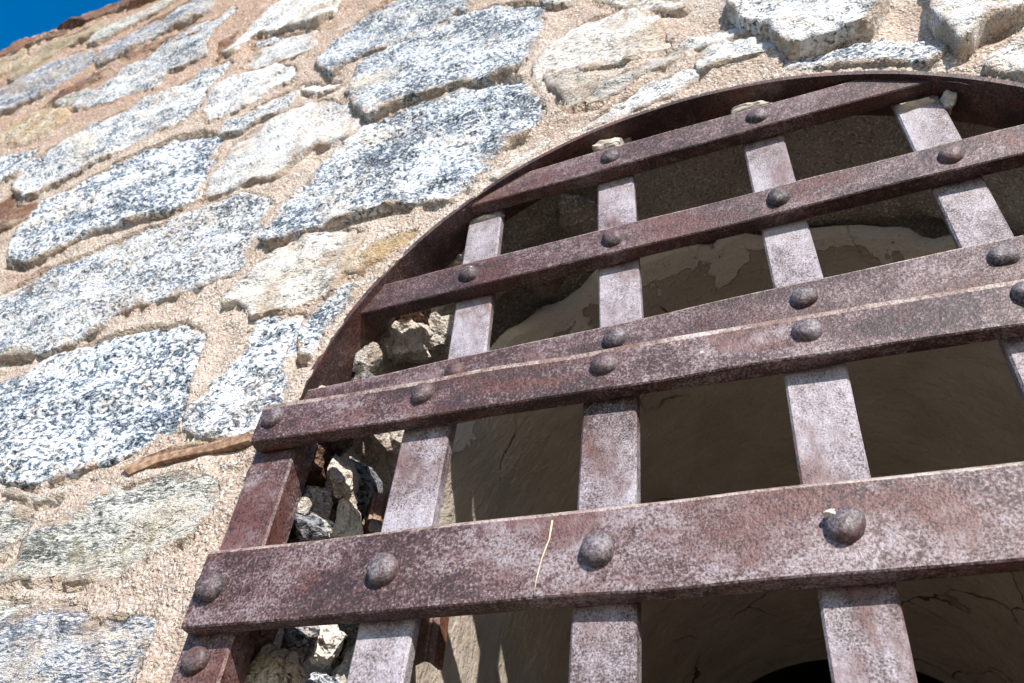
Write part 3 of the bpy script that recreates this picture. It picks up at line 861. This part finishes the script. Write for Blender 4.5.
def bar_v(name, x, z0, z1, w, y, t, mat, parent, seed, lean=0.0, off=(0, 0, 0), ztop=None):
    sec = section(w, t, 0.0028)
    n = 36
    rings = []
    for i in range(n + 1):
        ring = []
        for (a, d) in sec:
            zt = ztop(x + a) if ztop else z1
            z = z0 + (zt - z0) * i / n
            q = np.array([[a * 3 + seed, d * 8, z]])
            ring.append((x + a + lean * z + float(noise(q, 6, seed)[0]) * 0.0011 + off[0], y + d + float(noise(q, 7, seed + 2)[0]) * 0.0010 + off[1], z + off[2]))
        rings.append(ring[::-1])
    V, F = ring_bar(rings)
    return mesh_obj(name, V, F, mat, parent, False)

def rivet(parent, x, y, z, r, h, seed, off=(0, 0, 0), worn_or_highlight=0.0):
    R = random.Random(seed)
    S = 20
    prof = [(1.0, -0.002 / h), (1.0, 0.10), (0.965, 0.30), (0.88, 0.53), (0.74, 0.74), (0.55, 0.89), (0.30, 0.975), (0.10, 1.0)]
    if worn_or_highlight: prof = [(1.0, -0.002 / h), (1.03, 0.12), (1.0, 0.38), (0.93, 0.62), (0.78, 0.82), (0.58, 0.93), (0.32, 0.985), (0.10, 1.0)]
    V = []
    for (pr, ph) in prof:
        for j in range(S):
            a = 2 * math.pi * j / S
            rad = r * pr * (1 + 0.05 * math.sin(2 * a + seed) + 0.03 * math.sin(3 * a + 2 * seed))
            V.append((rad * math.cos(a), -h * ph, rad * math.sin(a)))
    V = np.array(V)
    V = V + (fbm(V + seed, 70, 3, seed)[:, None] * np.array((.6, 1, .6))) * 0.0024
    V = V + np.array((x + off[0], y + off[1], z + off[2]))
    k = len(prof)
    F = [(i * S + j, (i + 1) * S + j, (i + 1) * S + (j + 1) % S, i * S + (j + 1) % S) for i in range(k - 1) for j in range(S)]
    F.append(tuple((k - 1) * S + j for j in range(S))[::-1])
    return mesh_obj('rivet', V, F, MAT['rivet'], parent)

# --- the gate leaf: hung a little out of true, so its empty is turned
ROLL, YAW = 0.02618, 0.01392
Rm = Matrix.Rotation(YAW, 4, 'Z') @ Matrix.Rotation(ROLL, 4, 'Y')
BASE = Vector((0.6, 0.0, -2.28))                       # foot of the leaf in its own axes
gate = empty('iron_gate')
gate.matrix_world = Matrix.Translation((0, 0, Z0)) @ Rm @ Matrix.Translation(BASE)
tag(gate, 'riveted gate of broad rusted iron flat bars, below the arch', 'gate')
GO = tuple(-BASE)
COLS = [-0.0015, 0.235, 0.4855, 0.7300, 0.9598, 1.2]
ROWS = [(0.0, 0.070, 0.0172, 0.0125), (-0.2625, 0.104, 0.0190, 0.0145), (-0.98, 0.08, 0.0185, 0.013), (-1.62, 0.08, 0.0185, 0.013), (-2.18, 0.10, 0.0185, 0.014)]
TH = 0.026
for i, x in enumerate(COLS):
    if i in (0, 5):
        bar_v('upright_bar', x + (0.0 if i == 0 else 0.002), -2.28, 0.024, 0.070, TH + 0.0006, 0.046, MAT['iron'] , gate, 40 + i, off=GO)
    else:
        bar_v('upright_bar', x, -2.28, 0.022, 0.0690, TH + 0.0006, 0.020, MAT['iron_v'], gate, 40 + i, off=GO)
for j, (z, w, r, h) in enumerate(ROWS):
    b = bar_h('cross_bar', lambda zz: -0.026, lambda zz: 1.236, z + (0.0025 if j == 1 else -0.005 if j == 0 else 0.0), w, 0.0, TH, MAT['iron'], gate, 60 + j, off=GO, cham=0.004, worn_or_highlight=0.0065 if j == 0 else 0.002)
    for i, x in enumerate(COLS):
        rivet(b, x, 0.0005, z, r, h, 100 + 10 * j + i, off=GO, worn_or_highlight=(j == 1))
# one more rivet on the hanging stile under the broad bar
ups = [o_ for o_ in gate.children if o_.name.startswith('upright_bar')]
rivet(ups[0], -0.008, TH + 0.001, -0.343, 0.0170, 0.012, 171, off=GO, worn_or_highlight=1)

# --- the fixed grille in the arch
TRO = 0.012
grille = empty('arch_grille')
GB = Vector((0.616, 0.06, 0.0))
grille.matrix_world = Matrix.Translation((0, 0, Z0)) @ Matrix.Translation((0.608, 0.057, 0)) @ Matrix.Rotation(-TRO, 4, 'Y')
tag(grille, 'fixed half round grille of rusted riveted bars filling the arch', 'grille')
TO = (-0.608, 0, 0)
TC = [0.2487, 0.488, 0.736, 0.968]
TR = [(0.080, 0.064), (0.2947, 0.064), (0.5155, 0.062)]
RB = AR + 0.001
def left_end(z): return AX - math.sqrt(max(1e-4, RB ** 2 - (z - AZ) ** 2))
def right_end(z): return AX + math.sqrt(max(1e-4, RB ** 2 - (z - AZ) ** 2))
TY = 0.0
for i, x in enumerate(TC):
    bar_v('upright_bar', x, 0.02, 0.5, 0.0640, TY + 0.0266, 0.016, MAT['iron_v'], grille, 80 + i, off=TO,
          ztop=lambda xx: AZ + math.sqrt(max(1e-4, (AR + 0.004) ** 2 - (xx - AX) ** 2)))
for j, (z, w) in enumerate(TR):
    b = bar_h('cross_bar', left_end, right_end, z - (0.009 if j == 0 else 0), w + (0.018 if j == 0 else 0), TY, 0.026, MAT['iron_t'], grille, 90 + j, off=TO)
    for i, x in enumerate(TC):
        if abs(x - AX) > 0.36 and j == 2: continue
        if j == 2 and i in (0, 3): continue
        rivet(b, x, TY + 0.0005, z, 0.0172, 0.0125, 200 + 10 * j + i, off=TO)

def arch_band():
    # bent flat iron lining the arch; its front edge shows as a thin line round the opening
    ri, ro, y0, y1 = AR - 0.003, AR + 0.006, 0.047, 0.125
    rings = []
    for a in np.linspace(math.radians(-9), math.radians(189), 110):
        w = 0.0022 * math.sin(a * 9) + 0.0016 * math.sin(a * 23 + 1)
        rings.append([(AX + (r + w) * math.cos(a) - 0.608, y - 0.057 + w * .8, AZ + (r + w) * math.sin(a)) for r, y in ((ri, y0), (ro, y0), (ro, y1), (ri, y1))])
    V, F = ring_bar(rings)
    mesh_obj('arch_band', V, F, MAT['iron_dark'], grille, False)
arch_band()

# mortar squeezed over the bar ends under the arch
def lump(parent, name, c, sz, seed, mat='white_mortar', off=(0, 0, 0)):
    def pm(n_, P, F, m_, sm): return mesh_obj(n_, np.asarray(P) + np.array(off), F, m_, parent, False)
    return rock(name, c, sz, MAT[mat], seed, pm, 14, 24, 0.22)
lump(grille, 'mortar_lump', (0.485, 0.020, 0.566), (.040, .022, .014), 1, off=TO)
lump(grille, 'mortar_lump', (0.735, 0.020, 0.562), (.042, .022, .015), 2, off=TO)
lump(grille, 'mortar_lump', (0.968, 0.034, 0.470), (.036, .020, .007), 3, off=TO)
lump(grille, 'mortar_lump', (0.250, 0.034, 0.474), (.034, .018, .006), 4, off=TO)
lump(grille, 'mortar_lump', (0.010, 0.020, 0.105), (.007, .012, .022), 5, off=TO)
lump(grille, 'mortar_lump', (1.008, 0.030, 0.462), (.014, .020, .022), 6, off=TO)
b1 = [o_ for o_ in gate.children if o_.name.startswith('cross_bar')][1]
lump(b1, 'mortar_lump', (0.7190, -0.0075, -0.2525), (.0075, .008, .0065), 8, off=GO)

# rusty anchor straps standing in the broken jamb
def strap(pts, w, t, name='anchor_strap'):
    V = []; F = []
    for (x, y, z) in pts:
        V += [(x, y, z - w / 2), (x + t, y, z - w / 2), (x + t, y, z + w / 2), (x, y, z + w / 2)]
    rings = [V[i * 4:(i + 1) * 4] for i in range(len(pts))]
    V, F = ring_bar(rings)
    return wall_mesh(name, V, F, MAT['rust'], False)
strap([(0.030, 0.235, -0.035), (0.062, 0.190, -0.042), (0.074, 0.178, -0.045), (0.084, 0.184, -0.046), (0.088, 0.215, -0.046), (0.08, 0.27, -0.046)], 0.046, 0.007)
strap([(0.020, 0.450, -0.130), (0.060, 0.420, -0.135), (0.078, 0.405, -0.140), (0.086, 0.412, -0.140), (0.088, 0.440, -0.140)], 0.090, 0.007)

# dry grass stem stuck on the broad bar
def stem():
    pts = [Vector((0.4335, -0.0022, -0.222)), Vector((0.432, -0.003, -0.245)), Vector((0.425, -0.0025, -0.268)), Vector((0.421, -0.0028, -0.292)), Vector((0.4195, -0.002, -0.308))]
    M4 = Matrix.Translation((0, 0, Z0)) @ Rm
    rings = []
    for i, p in enumerate(pts):
        r = 0.0012 - 0.00018 * i
        rings.append([tuple(M4 @ (p + Vector((r * math.cos(a), r * math.sin(a), 0)))) for a in (0, 1.05, 2.1, 3.14, 4.2, 5.25)])
    V, F = ring_bar(rings)
    c = np.array(V).mean(0)
    tag(mesh_obj('grass_stem', np.array(V) - c, F, MAT['straw'], None, True, tuple(c)), 'pale dry grass stem stuck upright on the broad lower iron bar', 'grass stem')
stem()
